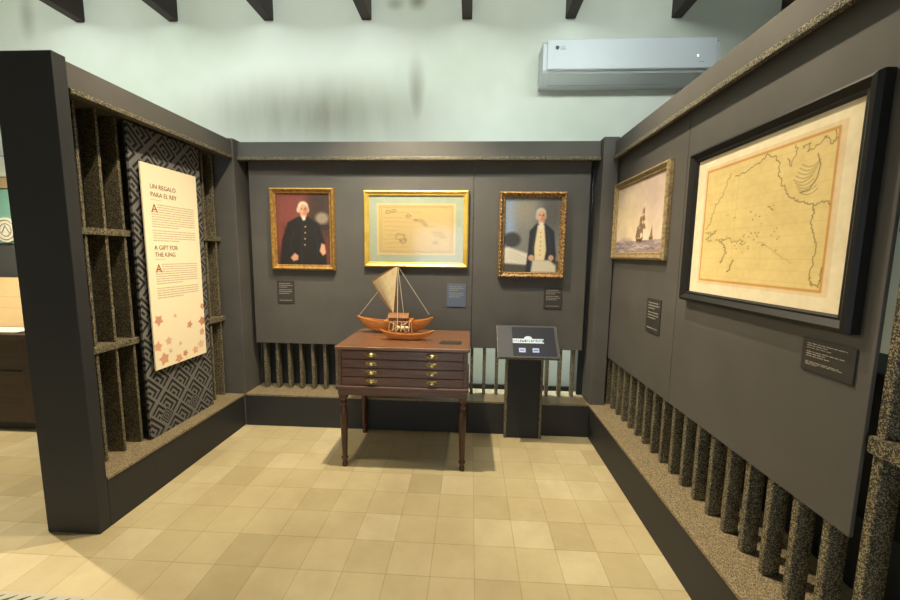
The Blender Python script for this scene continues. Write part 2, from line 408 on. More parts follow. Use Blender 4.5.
# left screen
Lf = thing('slatted_screen', (-2.08, -.65, 0), 'left charcoal screen with open stone slats beside the cream text panel', 'screen')
MB().box(-2.23, -1.94, -1.265, 0, 0, .268, .003).build('low_wall', 'dark_paint', Lf)
MB().box(-2.235, -1.934, -1.265, 0, .268, .284, .002).build('ledge', 'granite_ledge', Lf)
MB().box(-2.23, -1.945, -1.265, 0, 2.275, 2.395, .002).build('header', 'charcoal_paint', Lf)
MB().box(-1.985, -1.932, -1.262, -.002, 2.25, 2.275, .003).build('moulding', 'granite', Lf)
MB().box(-2.235, -1.94, -1.33, -1.265, 0, 2.412, .004).build('post', 'dark_paint', Lf)
MB().box(-2.225, -2.21, -1.265, 0, .284, 2.275, .001).build('added_backing', 'black_plastic', Lf)  # added black sheet, stops the gallery spot streaking through the slats
ys = [-1.112 + .1195*k for k in range(10)]
slat_row(Lf, (-2.185, -2.085, ys[0]-.009, ys[0]+.009, .284, 2.275), ys, 'y')
for z in (1.605, .945): MB().box(-2.18, -2.072, -1.265, 0, z-.019, z+.019, .002).build('rail', 'granite', Lf)
# right screen
Rg = thing('slatted_screen', (1.15, -1.2, 0), 'right charcoal screen with granite slats along a wide stone ledge', 'screen')
MB().box(1.0, 1.36, -2.9, 0, 0, .268, .003).box(1.122, 1.36, 0, .3, 0, .268).build('low_wall', 'dark_paint', Rg)
MB().box(.994, 1.365, -2.9, 0, .268, .284, .002).box(1.122, 1.365, 0, .3, .268, .284).build('ledge', 'granite_ledge', Rg)
MB().box(1.09, 1.36, -2.9, 0, 2.265, 2.378, .002).box(1.122, 1.36, 0, .3, 2.265, 2.378).build('header', 'charcoal_paint', Rg)
MB().box(1.076, 1.1, -2.9, -.002, 2.238, 2.265, .003).build('moulding', 'granite', Rg)
MB().box(1.002, 1.12, .002, .58, .0, 2.41, .004).build('post', 'charcoal_paint', Rg)
ys = [.150 - .1155*k for k in range(24)]
slat_row(Rg, (1.146, 1.208, ys[0], ys[0]+.028, .284, 2.265), ys, 'y')
for z in (1.6, .985): MB().box(1.13, 1.2, -2.9, -2.015, z-.024, z+.024, .002).build('rail', 'granite', Rg)

# hung boards
def board(T, w, h, th, label, mat='charcoal_paint'):
    o = MB(T).box(0, w, 0, h, -th, 0, .002).build('hanging_board', mat); return tag(o, label, 'board', 'charcoal hanging boards')
board(BK(-1.884, .707), 1.897, 1.566, .018, 'charcoal board on the back screen carrying the gold-framed chart')
board(BK(.0165, .707), .937, 1.566, .018, 'charcoal board on the back screen carrying the portrait with the cream waistcoat')
board(RT(.2, .685), 1.151, 1.575, .012, 'charcoal board on the right screen carrying the ship painting')
board(RT(-.955, .685), 1.047, 1.575, .012, 'charcoal board on the right screen carrying the large black-framed map')

# ------------------------------------------------------------------ pictures
PROF_BIG = [(0, 0), (0, .022), (.006, .034), (.02, .04), (.034, .036), (.045, .024), (.06, .022), (.07, .018), (.07, 0)]
def framed(name, T, w, h, fw, depth, fmat, label, cat='picture', beads=False, loc=None):
    R_ = thing(name, T((w/2, 0, 0)), label, cat)
    pr = [(0, .0), (0, depth*.6), (fw*.12, depth*.9), (fw*.3, depth), (fw*.5, depth*.82), (fw*.72, depth*.6), (fw*.86, depth*.62), (fw, depth*.42), (fw, .0)]
    fo = MB(T).ring(w, h, pr).build('frame', fmat, R_)
    if beads:
        m = MB(T); n1_, n2_ = int(w/.032), int(h/.032); q = fw*.33
        for k in range(n1_+1):
            for b in (q, h-q): m.ball((q+(w-2*q)*k/n1_, b, depth*.93), .0125, .010, .009)
        for k in range(1, n2_):
            for a_ in (q, w-q): m.ball((a_, q+(h-2*q)*k/n2_, depth*.93), .010, .0125, .009)
        m.build('carved_beading', fmat, fo, True)
    return R_, lambda p_: T((p_[0]+fw-.002, p_[1]+fw-.002, p_[2]+depth*.4-.003)), w-2*fw+.004, h-2*fw+.004

# portrait, left
T = BK(-1.698, 1.355); R_, TI, w, h = framed('framed_portrait', T, .551, .685, .047, .045, 'gold_frame', 'gold-framed portrait of a white-haired sitter in a black coat, red drapery behind', 'portrait')
P = Paint(w, h, 260, (88, 46, 40)); X = lambda a: a*w; Y = lambda b: b*h
P.poly([(0, Y(.55)), (X(.5), Y(.6)), (X(.56), h), (0, h)], (118, 62, 56), 1, .08)
P.poly([(X(.6), Y(.45)), (w, Y(.4)), (w, h), (X(.66), h)], (58, 46, 40), 1, .08)
P.ell(X(.86), Y(.66), X(.12), Y(.08), (150, 140, 122), .8, .6)
P.ell(X(.08), Y(.4), X(.07), Y(.16), (120, 60, 48), .8, .5)
P.rect(X(.78), Y(.5), w, Y(.57), (44, 34, 30), .8)
P.poly([(X(.04), 0), (X(.1), Y(.36)), (X(.22), Y(.6)), (X(.42), Y(.68)), (X(.6), Y(.68)), (X(.8), Y(.58)), (X(.9), Y(.32)), (X(.93), 0)], (26, 25, 27), 1, .012)
P.poly([(X(.46), Y(.7)), (X(.57), Y(.7)), (X(.545), Y(.63)), (X(.5), Y(.625))], (206, 196, 180), 1, .012)
P.ell(X(.512), Y(.815), X(.098), Y(.078), (196, 188, 172), 1, .3); P.ell(X(.42), Y(.775), X(.03), Y(.04), (182, 174, 158), 1, .5); P.ell(X(.6), Y(.775), X(.026), Y(.04), (168, 158, 142), 1, .5)
P.ell(X(.517), Y(.768), X(.076), Y(.086), (204, 150, 120), 1, .25); P.ell(X(.56), Y(.755), X(.04), Y(.07), (160, 104, 82), .6, .8); P.ell(X(.49), Y(.75), X(.02), Y(.016), (216, 140, 116), .6, .8)
for a_ in (.485, .55): P.ell(X(a_), Y(.785), X(.015), Y(.008), (66, 42, 34), .9, .8); P.line([(X(a_-.022), Y(.80)), (X(a_+.02), Y(.802))], .003, (120, 90, 74), .8)
P.line([(X(.52), Y(.785)), (X(.527), Y(.752)), (X(.512), Y(.75))], .004, (160, 100, 78)); P.line([(X(.495), Y(.722)), (X(.54), Y(.722))], .005, (150, 78, 66))
P.line([(X(.29), Y(.08)), (X(.26), Y(.3)), (X(.33), Y(.5))], .006, (50, 48, 50), .8); P.line([(X(.74), Y(.1)), (X(.77), Y(.3)), (X(.71), Y(.5))], .006, (50, 48, 50), .8)
P.line([(X(.5), Y(.62)), (X(.47), Y(.3)), (X(.46), 0)], .005, (52, 50, 52), .9)
for k in range(4): P.ell(X(.545-.006*k), Y(.54-.085*k), .008, .008, (168, 140, 88), .9, .6)
P.poly([(X(.25), Y(.1)), (X(.33), Y(.17)), (X(.4), Y(.13)), (X(.39), Y(.07)), (X(.3), Y(.05))], (188, 138, 112), 1, .014); P.poly([(X(.84), Y(.31)), (X(.9), Y(.29)), (X(.92), Y(.17)), (X(.86), Y(.13)), (X(.8), Y(.2))], (198, 148, 120), 1, .014)
P.grain(5, 60); P.build('canvas', TI, R_)

# chart, centre
T = BK(-.8985, 1.390); R_, TI, w, h = framed('framed_chart', T, .875, .634, .044, .035, 'bright_gold', 'bright gold-framed old sea chart above the model boat', 'map')
P = Paint(w, h, 330, (158, 166, 146)); P.grain(4, 14)
P.rect(w*.083, h*.115, w*.917, h*.885, (196, 180, 136)); P.rect(w*.1, h*.14, w*.9, h*.86, (190, 166, 112))
for q in (.115, .135): P.line([(w*q, h*(q+.04)), (w*(1-q), h*(q+.04)), (w*(1-q), h*(.96-q)), (w*q, h*(.96-q)), (w*q, h*(q+.04))], .003, (146, 112, 70), .8)
ink = (104, 78, 52)
for cx_, cy_, rr_ in ((.2, .76, .035), (.26, .78, .03), (.42, .7, .03), (.56, .62, .03), (.6, .57, .025), (.72, .44, .05), (.78, .4, .03), (.33, .38, .07), (.36, .33, .05), (.7, .3, .03), (.5, .64, .02)):
    pts = [(w*cx_ + w*rr_*math.cos(a_*.7)*random.uniform(.5, 1.1), h*cy_ + h*rr_*math.sin(a_*.7)*random.uniform(.4, 1)) for a_ in range(10)]
    P.line(wobble(pts, .003, 3), .004, ink, .95)
for k in range(9): P.line(wobble([(w*.16, h*(.22+.065*k)), (w*random.uniform(.3, .8), h*(.22+.065*k+random.uniform(-.02, .02)))], .004, 12), .003, (152, 118, 74), .7)
P.grain(4, 90); P.build('chart_sheet', TI, R_)
MB(TI).box(.001, w-.001, .001, h-.001, .004, .006).build('glass', 'glass', R_)

# portrait, right
T = BK(.225, 1.316); R_, TI, w, h = framed('framed_portrait', T, .543, .70, .049, .05, 'antique_gold', 'carved gold-framed portrait of a sitter in a dark coat and cream waistcoat, grey sky behind', 'portrait', True)
P = Paint(w, h, 260, (112, 112, 110)); X = lambda a: a*w; Y = lambda b: b*h
P.poly([(0, Y(.35)), (X(.16), Y(.4)), (X(.2), h), (0, h)], (122, 146, 182), 1, .1)
P.ell(X(.35), Y(.85), X(.24), Y(.2), (138, 132, 120), .7, 1.2); P.ell(X(.85), Y(.8), X(.2), Y(.3), (76, 74, 72), .8, 1.2)
P.rect(0, 0, w, Y(.16), (58, 54, 48), .8); P.ell(X(.14), Y(.44), X(.16), Y(.1), (46, 46, 48), .9, .4)
P.poly([(0, Y(.12)), (X(.46), Y(.1)), (X(.5), Y(.24)), (X(.08), Y(.34)), (0, Y(.33))], (196, 190, 178), 1, .02)
P.poly([(X(.4), 0), (X(.44), Y(.3)), (X(.46), Y(.56)), (X(.58), Y(.66)), (X(.74), Y(.66)), (X(.9), Y(.56)), (X(.95), Y(.24)), (X(.92), 0)], (34, 37, 46), 1, .012)
P.poly([(X(.6), Y(.64)), (X(.72), Y(.64)), (X(.77), Y(.3)), (X(.74), Y(.16)), (X(.56), Y(.16)), (X(.55), Y(.34))], (206, 190, 152), 1, .014)
P.poly([(X(.5), 0), (X(.52), Y(.17)), (X(.84), Y(.17)), (X(.95), Y(.1)), (X(.96), 0)], (190, 182, 164), 1, .02)
P.ell(X(.652), Y(.8), X(.088), Y(.068), (178, 172, 162), 1, .3); P.ell(X(.58), Y(.755), X(.028), Y(.045), (166, 160, 150), 1, .5); P.ell(X(.735), Y(.755), X(.022), Y(.04), (140, 134, 126), 1, .5)
P.ell(X(.66), Y(.752), X(.07), Y(.082), (202, 154, 126), 1, .25); P.ell(X(.7), Y(.74), X(.034), Y(.066), (156, 108, 86), .6, .8)
P.poly([(X(.61), Y(.675)), (X(.715), Y(.675)), (X(.69), Y(.6)), (X(.65), Y(.6))], (206, 198, 184), 1, .014)
for a_ in (.632, .692): P.ell(X(a_), Y(.768), X(.014), Y(.008), (62, 46, 40), .9, .8); P.line([(X(a_-.02), Y(.784)), (X(a_+.018), Y(.785))], .003, (124, 98, 82), .8)
P.line([(X(.662), Y(.768)), (X(.668), Y(.738)), (X(.655), Y(.736))], .004, (160, 106, 84)); P.line([(X(.64), Y(.71)), (X(.682), Y(.71))], .005, (150, 82, 72))
P.line([(X(.5), Y(.1)), (X(.52), Y(.36)), (X(.57), Y(.56))], .007, (58, 60, 68), .8); P.line([(X(.84), Y(.16)), (X(.84), Y(.36)), (X(.78), Y(.56))], .007, (58, 60, 68), .8)
for k in range(3): P.line([(X(.1), Y(.28-.04*k)), (X(.42), Y(.19-.03*k))], .004, (156, 150, 140), .7)
for k in range(6): P.ell(X(.66), Y(.54-.06*k), .006, .006, (150, 120, 70), .9, .6)
P.ell(X(.5), Y(.2), X(.055), Y(.04), (204, 160, 132), .9, .4); P.ell(X(.86), Y(.2), X(.05), Y(.04), (196, 152, 124), .9, .4)
P.grain(5, 60); P.build('canvas', TI, R_)

# ship painting
T = RT(-.004, 1.482, 1.128); R_, TI, w, h = framed('framed_painting', T, .82, .57, .05, .035, 'pale_gold', 'pale gold-framed painting of a sailing ship on a rough sea', 'painting')
P = Paint(w, h, 220, (218, 198, 186)); X = lambda a: a*w; Y = lambda b: b*h
P.ell(X(.35), Y(.5), X(.5), Y(.4), (232, 212, 176), .9, 1.4); P.ell(X(.8), Y(.75), X(.35), Y(.35), (176, 156, 150), .6, 1.4); P.grain(8, 9); P.grain(5, 22)
P.rect(0, 0, w, Y(.17), (148, 132, 132)); P.poly([(0, Y(.14)), (X(.2), Y(.2)), (X(.4), Y(.17)), (X(.4), Y(.1)), (0, Y(.1))], (150, 134, 140), 1, .05)
for k in range(26):
    a_, b_ = random.random(), random.uniform(.01, .17); c_ = random.choice([(206, 194, 190), (92, 78, 80), (186, 172, 172)])
    P.line([(X(a_-.07), Y(b_-.008)), (X(a_), Y(b_+.012)), (X(a_+.07), Y(b_-.006))], .007, c_, .8)
sh = (84, 66, 52)
P.poly([(X(.49), Y(.2)), (X(.5), Y(.155)), (X(.6), Y(.145)), (X(.64), Y(.21)), (X(.57), Y(.19))], sh, 1, .008)
for a_, t_ in ((.515, .36), (.565, .5), (.615, .62)):
    P.line([(X(a_), Y(.17)), (X(a_+.02), Y(t_))], .005, sh, .9)
    for q in (.45, .7, .92): P.poly([(X(a_-.055*(1.3-q)), Y(.17+(t_-.17)*q-.05)), (X(a_+.075*(1.3-q)), Y(.17+(t_-.17)*q-.045)), (X(a_+.05*(1.3-q)), Y(.17+(t_-.17)*q+.02)), (X(a_-.02*(1.3-q)), Y(.17+(t_-.17)*q+.02))], (126, 100, 74), .95, .012)
P.poly([(X(.76), Y(.17)), (X(.82), Y(.17)), (X(.83), Y(.2)), (X(.75), Y(.2))], sh, 1, .008); P.poly([(X(.765), Y(.2)), (X(.82), Y(.2)), (X(.8), Y(.36))], (120, 98, 80), .9, .01)
P.build('canvas', TI, R_)

# big black framed map
T = RT(-1.05, 1.284, 1.128); R_, TI, w, h = framed('framed_map', T, .905, .73, .05, .045, 'black_frame', 'large black-framed map of an ocean and coastlines on the right screen', 'map')
m0, m1 = .073, .06
P = Paint(w, h, 430, (230, 218, 188)); P.grain(4, 40)
P.rect(m0-.012, m1-.012, w-m0+.02, h-m1+.014, (220, 196, 156), .8); P.rect(m0, m1, w-m0, h-m1, (220, 198, 136))
sw, sh_ = w-2*m0, h-2*m1; mp_ = lambda q: (m0+q[0]*sw, m1+q[1]*sh_); mc_ = lambda q: (m0+min(.985, q[0]+.10*abs(math.sin(math.pi*q[0]))**1.5+.045*min(1, max(0, (q[0]-.45)/.35)))*sw, m1+q[1]*sh_)
P.line([mp_(q) for q in ((.008, .01), (.992, .01), (.992, .99), (.008, .99), (.008, .01))], .009, (196, 142, 76), .9); P.grain(5, 16); P.grain(4, 60)
ink = (104, 88, 60)
def coast(pts, wd=.0028, a_=.8, amp=.009, n=6): P.line([mc_(q) for q in wobble(pts, amp, n)], wd, ink, a_)
coast([(.24, .88), (.33, .89), (.41, .93), (.46, .97), (.51, .93), (.545, .88), (.55, .8), (.57, .74), (.62, .65), (.68, .6), (.75, .575), (.81, .55), (.82, .5), (.805, .44), (.84, .37), (.87, .3), (.86, .2), (.845, .1), (.87, .05), (.92, .04), (.93, .1), (.93, .16)], .0034)
coast([(.6, .9), (.62, .84), (.655, .93), (.64, .97)]); coast([(.68, .93), (.74, .95), (.72, .9), (.79, .92), (.85, .97), (.9, .9), (.93, .93), (.91, .98)], amp=.012)
coast([(.82, .55), (.88, .57), (.95, .545), (.985, .55)])
for k in range(9): P.line([mc_((.65+.012*abs(k-4)+.13*q/6-.0, .83-.022*k-.03*math.sin(math.pi*q/6))) for q in range(7)], .0022, ink, .7)
P.line([mc_(q) for q in ((.80, .87), (.83, .8), (.815, .72), (.77, .66), (.71, .645))], .004, ink, .8)
coast([(.22, .92), (.18, .85), (.16, .76), (.11, .68), (.08, .6), (.07, .52), (.03, .47)]); coast([(.04, .44), (.1, .42), (.13, .45), (.08, .4), (.05, .37), (.1, .36)], amp=.015)
coast([(.16, .36), (.2, .33), (.22, .26), (.2, .2), (.19, .17)], .006, .6); coast([(.29, .2), (.27, .14), (.245, .1)], .006); coast([(.14, .38), (.2, .37), (.3, .35), (.36, .33)], .003, .7, .02)
for k in range(40): q = (random.uniform(.25, .72), random.uniform(.25, .6)); P.ell(*mp_(q), .004, .003, ink, random.uniform(.3, .8), .5)
coast([(.45, .34), (.55, .28), (.62, .22), (.7, .18)], .002, .4); P.line([mp_((.335, .02)), mp_((.335, .98))], .003, (206, 176, 110), .7)
for k in range(12): P.line([mp_((.02, .08*k+.05)), mp_((.98, .08*k+.05))], .0016, (200, 168, 104), .5)
P.build('map_sheet', TI, R_)

# ------------------------------------------------------------------ placards
def placard(T, w, h, mat, lines, label):
    R_ = thing('caption_placard', T((w/2, 0, 0)), label, 'placard', 'caption placards')
    MB(T).box(0, w, 0, h, 0, .006, .001).build('plate', mat, R_)
    m = MB(T)
    for a0, a1, b_, hh in lines:
        a_ = a0
        while a_ < a1 - .004:                                  # small broken runs, too small to read
            e_ = min(a1, a_ + random.uniform(.008, .022)); m.box(a_*1, e_, b_, b_+hh, .006, .0068); a_ = e_ + .004
    m.build('printed_lines', 'print_pale', R_); return R_
def caption_lines(w, h, rows): return [(w*a0, w*a1, h*b_, h*.026) for a0, a1, b_ in rows]
rows = [(.12, .82, .86), (.12, .9, .78), (.12, .6, .70), (.12, .86, .58), (.12, .9, .50), (.12, .7, .42), (.12, .85, .12)]
placard(BK(-1.672, 1.0645), .150, .196, 'placard_dark', caption_lines(.150, .196, rows), 'small dark caption placard below the left portrait')
placard(BK(-.198, 1.0615), .1615, .196, 'placard_blue', caption_lines(.1615, .196, rows[:6]), 'blue-grey caption placard below the gold-framed chart')
placard(BK(.617, 1.0595), .149, .178, 'placard_dark', caption_lines(.149, .178, rows), 'small dark caption placard below the portrait with the cream waistcoat')
placard(RT(-.624, 1.036), .176, .212, 'placard_dark', caption_lines(.176, .212, rows), 'dark caption placard below the ship painting')
placard(RT(-1.777, 1.134), .18, .106, 'placard_dark', [(.018, .155, .09, .0028), (.018, .09, .083, .0028), (.018, .105, .076, .0022), (.018, .155, .063, .0028), (.018, .085, .056, .0028), (.018, .1, .049, .0022), (.018, .14, .03, .002), (.018, .15, .0255, .002), (.018, .06, .021, .002)], 'wide dark caption placard below the large black-framed map')

# ------------------------------------------------------------------ left pattern board and text panel
o = MB(LT(-.855, .285)).box(0, .605, 0, 1.975, -.016, 0, .001).build('pattern_board', 'key_pattern')
tag(o, 'tall black and grey key-pattern board behind the cream text panel', 'board')
T = LT(-.815, .735, -2.016); w, h = .474, 1.305
R_ = thing('text_panel', T((w/2, 0, 0)), 'tall cream text panel with two headings and rust-coloured leaves', 'sign')
P = Paint(w, h, 300, (244, 230, 200))
def leaf(cx_, cy_, r_, col_, a_, rot):
    pts = []
    for k in range(10):
        q = rot + k*math.pi/5; rr_ = r_*(random.uniform(.8, 1) if k % 2 == 0 else .56); pts.append((cx_+rr_*math.cos(q), cy_+rr_*math.sin(q)))
    P.poly(pts, col_, a_, .006)
for q in ((.05, .32, .042), (.075, .06, .05), (.32, .245, .032), (.42, .08, .04), (.45, .25, .045), (.2, .03, .04), (.26, .05, .03), (.12, .17, .035), (.36, .05, .035), (.46, .36, .03), (.03, .15, .04), (.44, .17, .035)):
    leaf(*q, random.choice([(206, 130, 96), (214, 150, 118), (224, 176, 150), (190, 112, 84)]), random.uniform(.5, .95), random.random()*6)
for q in ((.19, .33, .018), (.22, .13, .018), (.13, .1, .02)): leaf(*q, (186, 178, 150), .7, random.random())
def para(y0, n, indent=0):
    for k in range(n):
        x_ = .06 + (.05 if k < indent else 0); end = .43 if k < n-1 else .28; yy = y0-.0155*k
        while x_ < end:
            e_ = min(end, x_+random.uniform(.012, .04)); P.line([(x_, yy), (e_, yy)], .0042, (128, 112, 92), .75); x_ = e_+.007
para(1.06, 10, 3); para(.895, 5); para(.68, 9, 3); para(.525, 5)
for yy in (1.088, .712): P.line([(.06, yy), (.14, yy)], .003, (176, 140, 110), .8)
P.build('panel_sheet', T, R_, .008, .008)
T2 = lambda p_: T((p_[0], p_[1], p_[2]+.0085))
for s_, y_ in (('UN REGALO', 1.158), ('PARA EL REY', 1.108), ('A GIFT FOR', .775), ('THE KING', .73)):
    text_mesh('heading', s_, .04, lambda p_, y_=y_: T2((.06+p_[0]*.95, y_+p_[1], p_[2])), 'print_dark', R_)
for y_ in (1.01, .63): text_mesh('drop_capital', 'A', .075, lambda p_, y_=y_: T2((.058+p_[0], y_+p_[1], p_[2])), 'print_red', R_)
for y_, z_ in ((-.75, 1.95), (-.4, 1.95), (-.75, .82), (-.4, .82)): MB().tube([(-2.041, y_, z_), (-2.017, y_, z_)], .008).build('standoff', 'steel', R_)

# ------------------------------------------------------------------ wooden chest
Ch = thing('plan_chest', (-.452, -.3, 0), 'reddish brown wooden plan chest with four drawers on slim turned legs', 'chest')
X0, X1, Y0, Y1 = -.897, -.008, -.6, .0
MB().box(-.912, .006, -.612, .03, .853, .876, .005, 3).build('top', 'mahogany_top', Ch)
MB().box(X0, X1, Y0+.012, Y1, .598, .853, .002).build('carcass', 'mahogany', Ch)
for q in (X0, X1-.026): MB().box(q, q+.026, Y0, Y0+.02, .598, .853, .002).build('front_stile', 'mahogany', Ch)
MB().box(X0-.01, X1+.01, Y0-.012, Y1+.005, .578, .600, .006, 3).box(X0-.002, X1+.002, Y0, Y1, .532, .578, .002).build('base_frame', 'mahogany', Ch)
for k in range(4):
    zt = .847 - .0617*k
    d = MB().box(X0+.029, X1-.029, Y0-.002, Y0+.03, zt-.057, zt, .0025).build('drawer', 'mahogany', Ch)
    for px in (-.664, -.248):
        zc = zt-.026; m = MB(); m.prism([(px+.04*math.cos(k_*math.pi/12), Y0-.002, zc+.017*math.sin(k_*math.pi/12)) for k_ in range(24)], (0, -.0025, 0))
        rows_ = []
        for a_ in range(7):
            th = math.pi/2*a_/6
            rows_.append([(px + .028*math.cos(math.pi*b_/12), Y0-.004-.016*math.sin(th)*math.sin(math.pi*b_/12), zc-.008+.020*math.cos(th)*math.sin(math.pi*b_/12)**.8) for b_ in range(13)])
        m.grid(rows_); m.build('cup_pull', 'brass', d, True)
lp = [(.019, 0), (.021, .015), (.017, .03), (.015, .045), (.023, .055), (.024, .066), (.017, .075), (.018, .09), (.022, .2), (.0255, .33), (.026, .4), (.022, .43), (.016, .445), (.02, .455), (.0245, .47), (.016, .485), (.022, .5)]
for lx, ly in ((-.868, -.57), (-.037, -.57), (-.868, -.05), (-.037, -.05)):
    MB().lathe(lx, ly, lp).box(lx-.026, lx+.026, ly-.026, ly+.026, .5, .534, .003).build('leg', 'leg_wood', Ch, False)
o = MB().box(-.212, -.055, -.475, -.38, .8765, .8805, .001).build('caption_plate', 'placard_dark'); tag(o, 'small dark caption plate lying on the right end of the chest top', 'plate')

# ------------------------------------------------------------------ model boat
Bo = thing('model_boat', (-.59, -.13, .876), 'wooden model outrigger sailing boat with a tan triangular sail on the chest', 'model boat')
def hull(cx_, cy_, L, wd, dep, zk, rise, th, bow=1.0):
    """open canoe shell with thickness; rocker keel and rising ends"""
    m = MB(); N = 24; out_, in_ = [], []
    for i in range(N+1):
        s_ = -1+2*i/N; e = max(0, 1-abs(s_)**2.4); hw = wd*.5*e**.8+.003
        zt = zk+dep+rise*abs(s_)**2.6; zb = zk+dep*.95*abs(s_)**4+rise*abs(s_)**3
        ro, ri = [], []
        for j in range(9):
            a_ = math.pi*j/8; ro.append((cx_+s_*L/2, cy_-hw*math.cos(a_), zt-(zt-zb)*math.sin(a_)**.8))
            k_ = max(hw-th, .0012); ri.append((cx_+s_*(L/2-th), cy_-k_*math.cos(a_), zt-max((zt-zb-th), .001)*math.sin(a_)**.8))
        out_.append(ro); in_.append(ri)
    m.grid(out_); m.grid([q[::-1] for q in in_])
    for k in range(N):
        for j in (0, 8):
            V = [m.bm.verts.new(q) for q in (out_[k][j], out_[k+1][j], in_[k+1][j], in_[k][j])]; m.bm.faces.new(V)
    return m
hull(-.592, -.13, .61, .10, .095, .878, .038, .008).build('hull', 'boat_wood', Bo, True)
hull(-.455, -.37, .40, .052, .045, .878, .030, .006).build('outrigger', 'boat_wood', Bo, True)
m = MB()
for x_ in (-.62, -.57, -.50, -.45): m.tube([(x_, -.06, .985), (x_, -.2, .99), (x_+.02, -.33, .955), (x_+.03, -.37, .925)], .0045)
m.build('outrigger_boom', 'boat_dark', Bo)
m = MB()
for k in range(9): m.box(-.66+.024*k, -.64+.024*k, -.235, -.07, .98, .99, .001, 1)
m.build('deck_platform', 'boat_wood', Bo)
m = MB()
arc = [(-.235+.13*k/10, 1.0+.045*math.sin(math.pi*(.12+.76*k/10))) for k in range(11)]
m.grid([[(x_, y_, z_) for y_, z_ in arc] for x_ in (-.63, -.55, -.47)]); m.grid([[(x_, y_, z_-.005) for y_, z_ in arc[::-1]] for x_ in (-.63, -.55, -.47)])
m.box(-.62, -.48, -.225, -.12, .99, 1.012, .001, 1)
m.build('shelter_roof', 'boat_dark', Bo)
m = MB()
for k in range(6): m.tube([(-.61+.03*k, -.24, .98), (-.60+.03*k, -.33, .93)], .0022, 6)
m.tube([(-.60, -.25, .985), (-.46, -.34, .93)], .002, 6).tube([(-.47, -.25, .985), (-.6, -.34, .93)], .002, 6)
m.build('lashing', 'rope', Bo)
for x_ in (-.535, -.5, -.47): MB().ball((x_, -.3, .952), .014, .012, .014, 2).build('float_peg', 'sail_cloth', Bo, True)
MB().tube([(-.575, -.15, .93), (-.572, -.15, 1.2), (-.563, -.15, 1.408)], [.007, .006, .004], 8).build('mast', 'boat_dark', Bo)
A_, B_, C_ = Vector((-.758, -.165, 1.285)), Vector((-.566, -.155, 1.408)), Vector((-.6, -.155, 1.035))
rows_ = []
for i in range(13):
    q = i/12; l_, r_ = A_.lerp(C_, q), B_.lerp(C_, q); row = []
    for j in range(11):
        p_ = l_.lerp(r_, j/10); bel = math.sin(math.pi*j/10)*.035*(1-q); p_ = p_ + Vector((0, -bel, 0))
        if j < 5: p_ += (C_-A_).normalized().cross(Vector((0, 1, 0)))*0
        row.append(p_)
    rows_.append(row)
m = MB(); m.grid(rows_); m.grid([[p_+Vector((0, .003, 0)) for p_ in r_[::-1]] for r_ in rows_]); m.build('sail', 'sail_cloth', Bo, True)
MB().tube([A_+Vector((-.006, 0, .002)), A_.lerp(B_, .5)+Vector((0, 0, .012)), B_+Vector((.004, 0, .004))], .004, 8).build('yard', 'boat_dark', Bo)
MB().tube([A_+Vector((-.004, 0, 0)), A_.lerp(C_, .5)+Vector((-.01, -.01, -.005)), C_], .004, 8).build('boom', 'boat_dark', Bo)
m = MB(); pk = (-.563, -.15, 1.406)
for e_ in ((-.885, -.13, 1.006), (-.32, -.13, 1.03), (-.505, -.2, 1.0), (-.535, -.33, .94)): m.tube([pk, e_], .0019, 6)
m.build('rigging', 'rope', Bo)

# ------------------------------------------------------------------ information kiosk
K = thing('information_kiosk', (.45, -.03, 0), 'dark information kiosk with a tilted screen on a flat pedestal', 'kiosk')
MB().box(.318, .582, -.058, -.007, 0, .86, .002).build('pedestal', 'black_plastic', K)
for x_ in (.298, .582): MB().box(x_, x_+.02, -.064, -.007, 0, .86, .002).build('side_strip', 'granite', K)
c0, c1 = Vector((.216, -.262, .732)), Vector((.216, -.052, .948)); dv = (c1-c0); Hh = dv.length; dv.normalize(); nv = Vector((0, -dv.z, dv.y)).normalized() if False else Vector((1, 0, 0)).cross(dv)
TK = lambda p_: c0 + Vector((1, 0, 0))*p_[0] + dv*p_[1] + nv*p_[2]
MB(TK).box(0, .474, 0, Hh, -.024, -.006, .003).build('head', 'granite', K)
MB(TK).box(.006, .468, .004, Hh-.004, -.007, .0, .002).build('top_plate', 'kiosk_plate', K)
sc = MB(TK).box(.12, .45, .02, Hh-.02, 0, .0015, .0005, 1).build('screen', 'screen_glass', K)
m = MB(TK); z0 = Hh*.44; m.box(.121, .36, z0, z0+.04, .0016, .0022)
m.prism([(.21+.032*(1+math.cos(math.pi*k/12)), z0+.04+.024*math.sin(math.pi*k/12), .0016) for k in range(13)], (0, 0, .0006)); m.build('logo', 'screen_white', sc)
m = MB(TK); x_ = .128
while x_ < .352:
    wd = random.uniform(.008, .014); m.box(x_, x_+.003, z0+.01, z0+.03, .0023, .0027); m.box(x_, x_+wd, z0+.01+random.choice((0, .008, .016)), z0+.014+random.choice((0, .008, .016)), .0023, .0027); x_ += wd+.006
m.build('logo_lettering', 'placard_dark', sc)
for x_ in (.165, .268):
    b_ = MB(TK).box(x_, x_+.05, Hh*.17, Hh*.17+.038, .0016, .0024, .0003, 1).build('button', 'screen_blue', sc)
    MB(TK).box(x_+.008, x_+.042, Hh*.17+.015, Hh*.17+.023, .0025, .0028).build('button_lettering', 'placard_dark', b_)

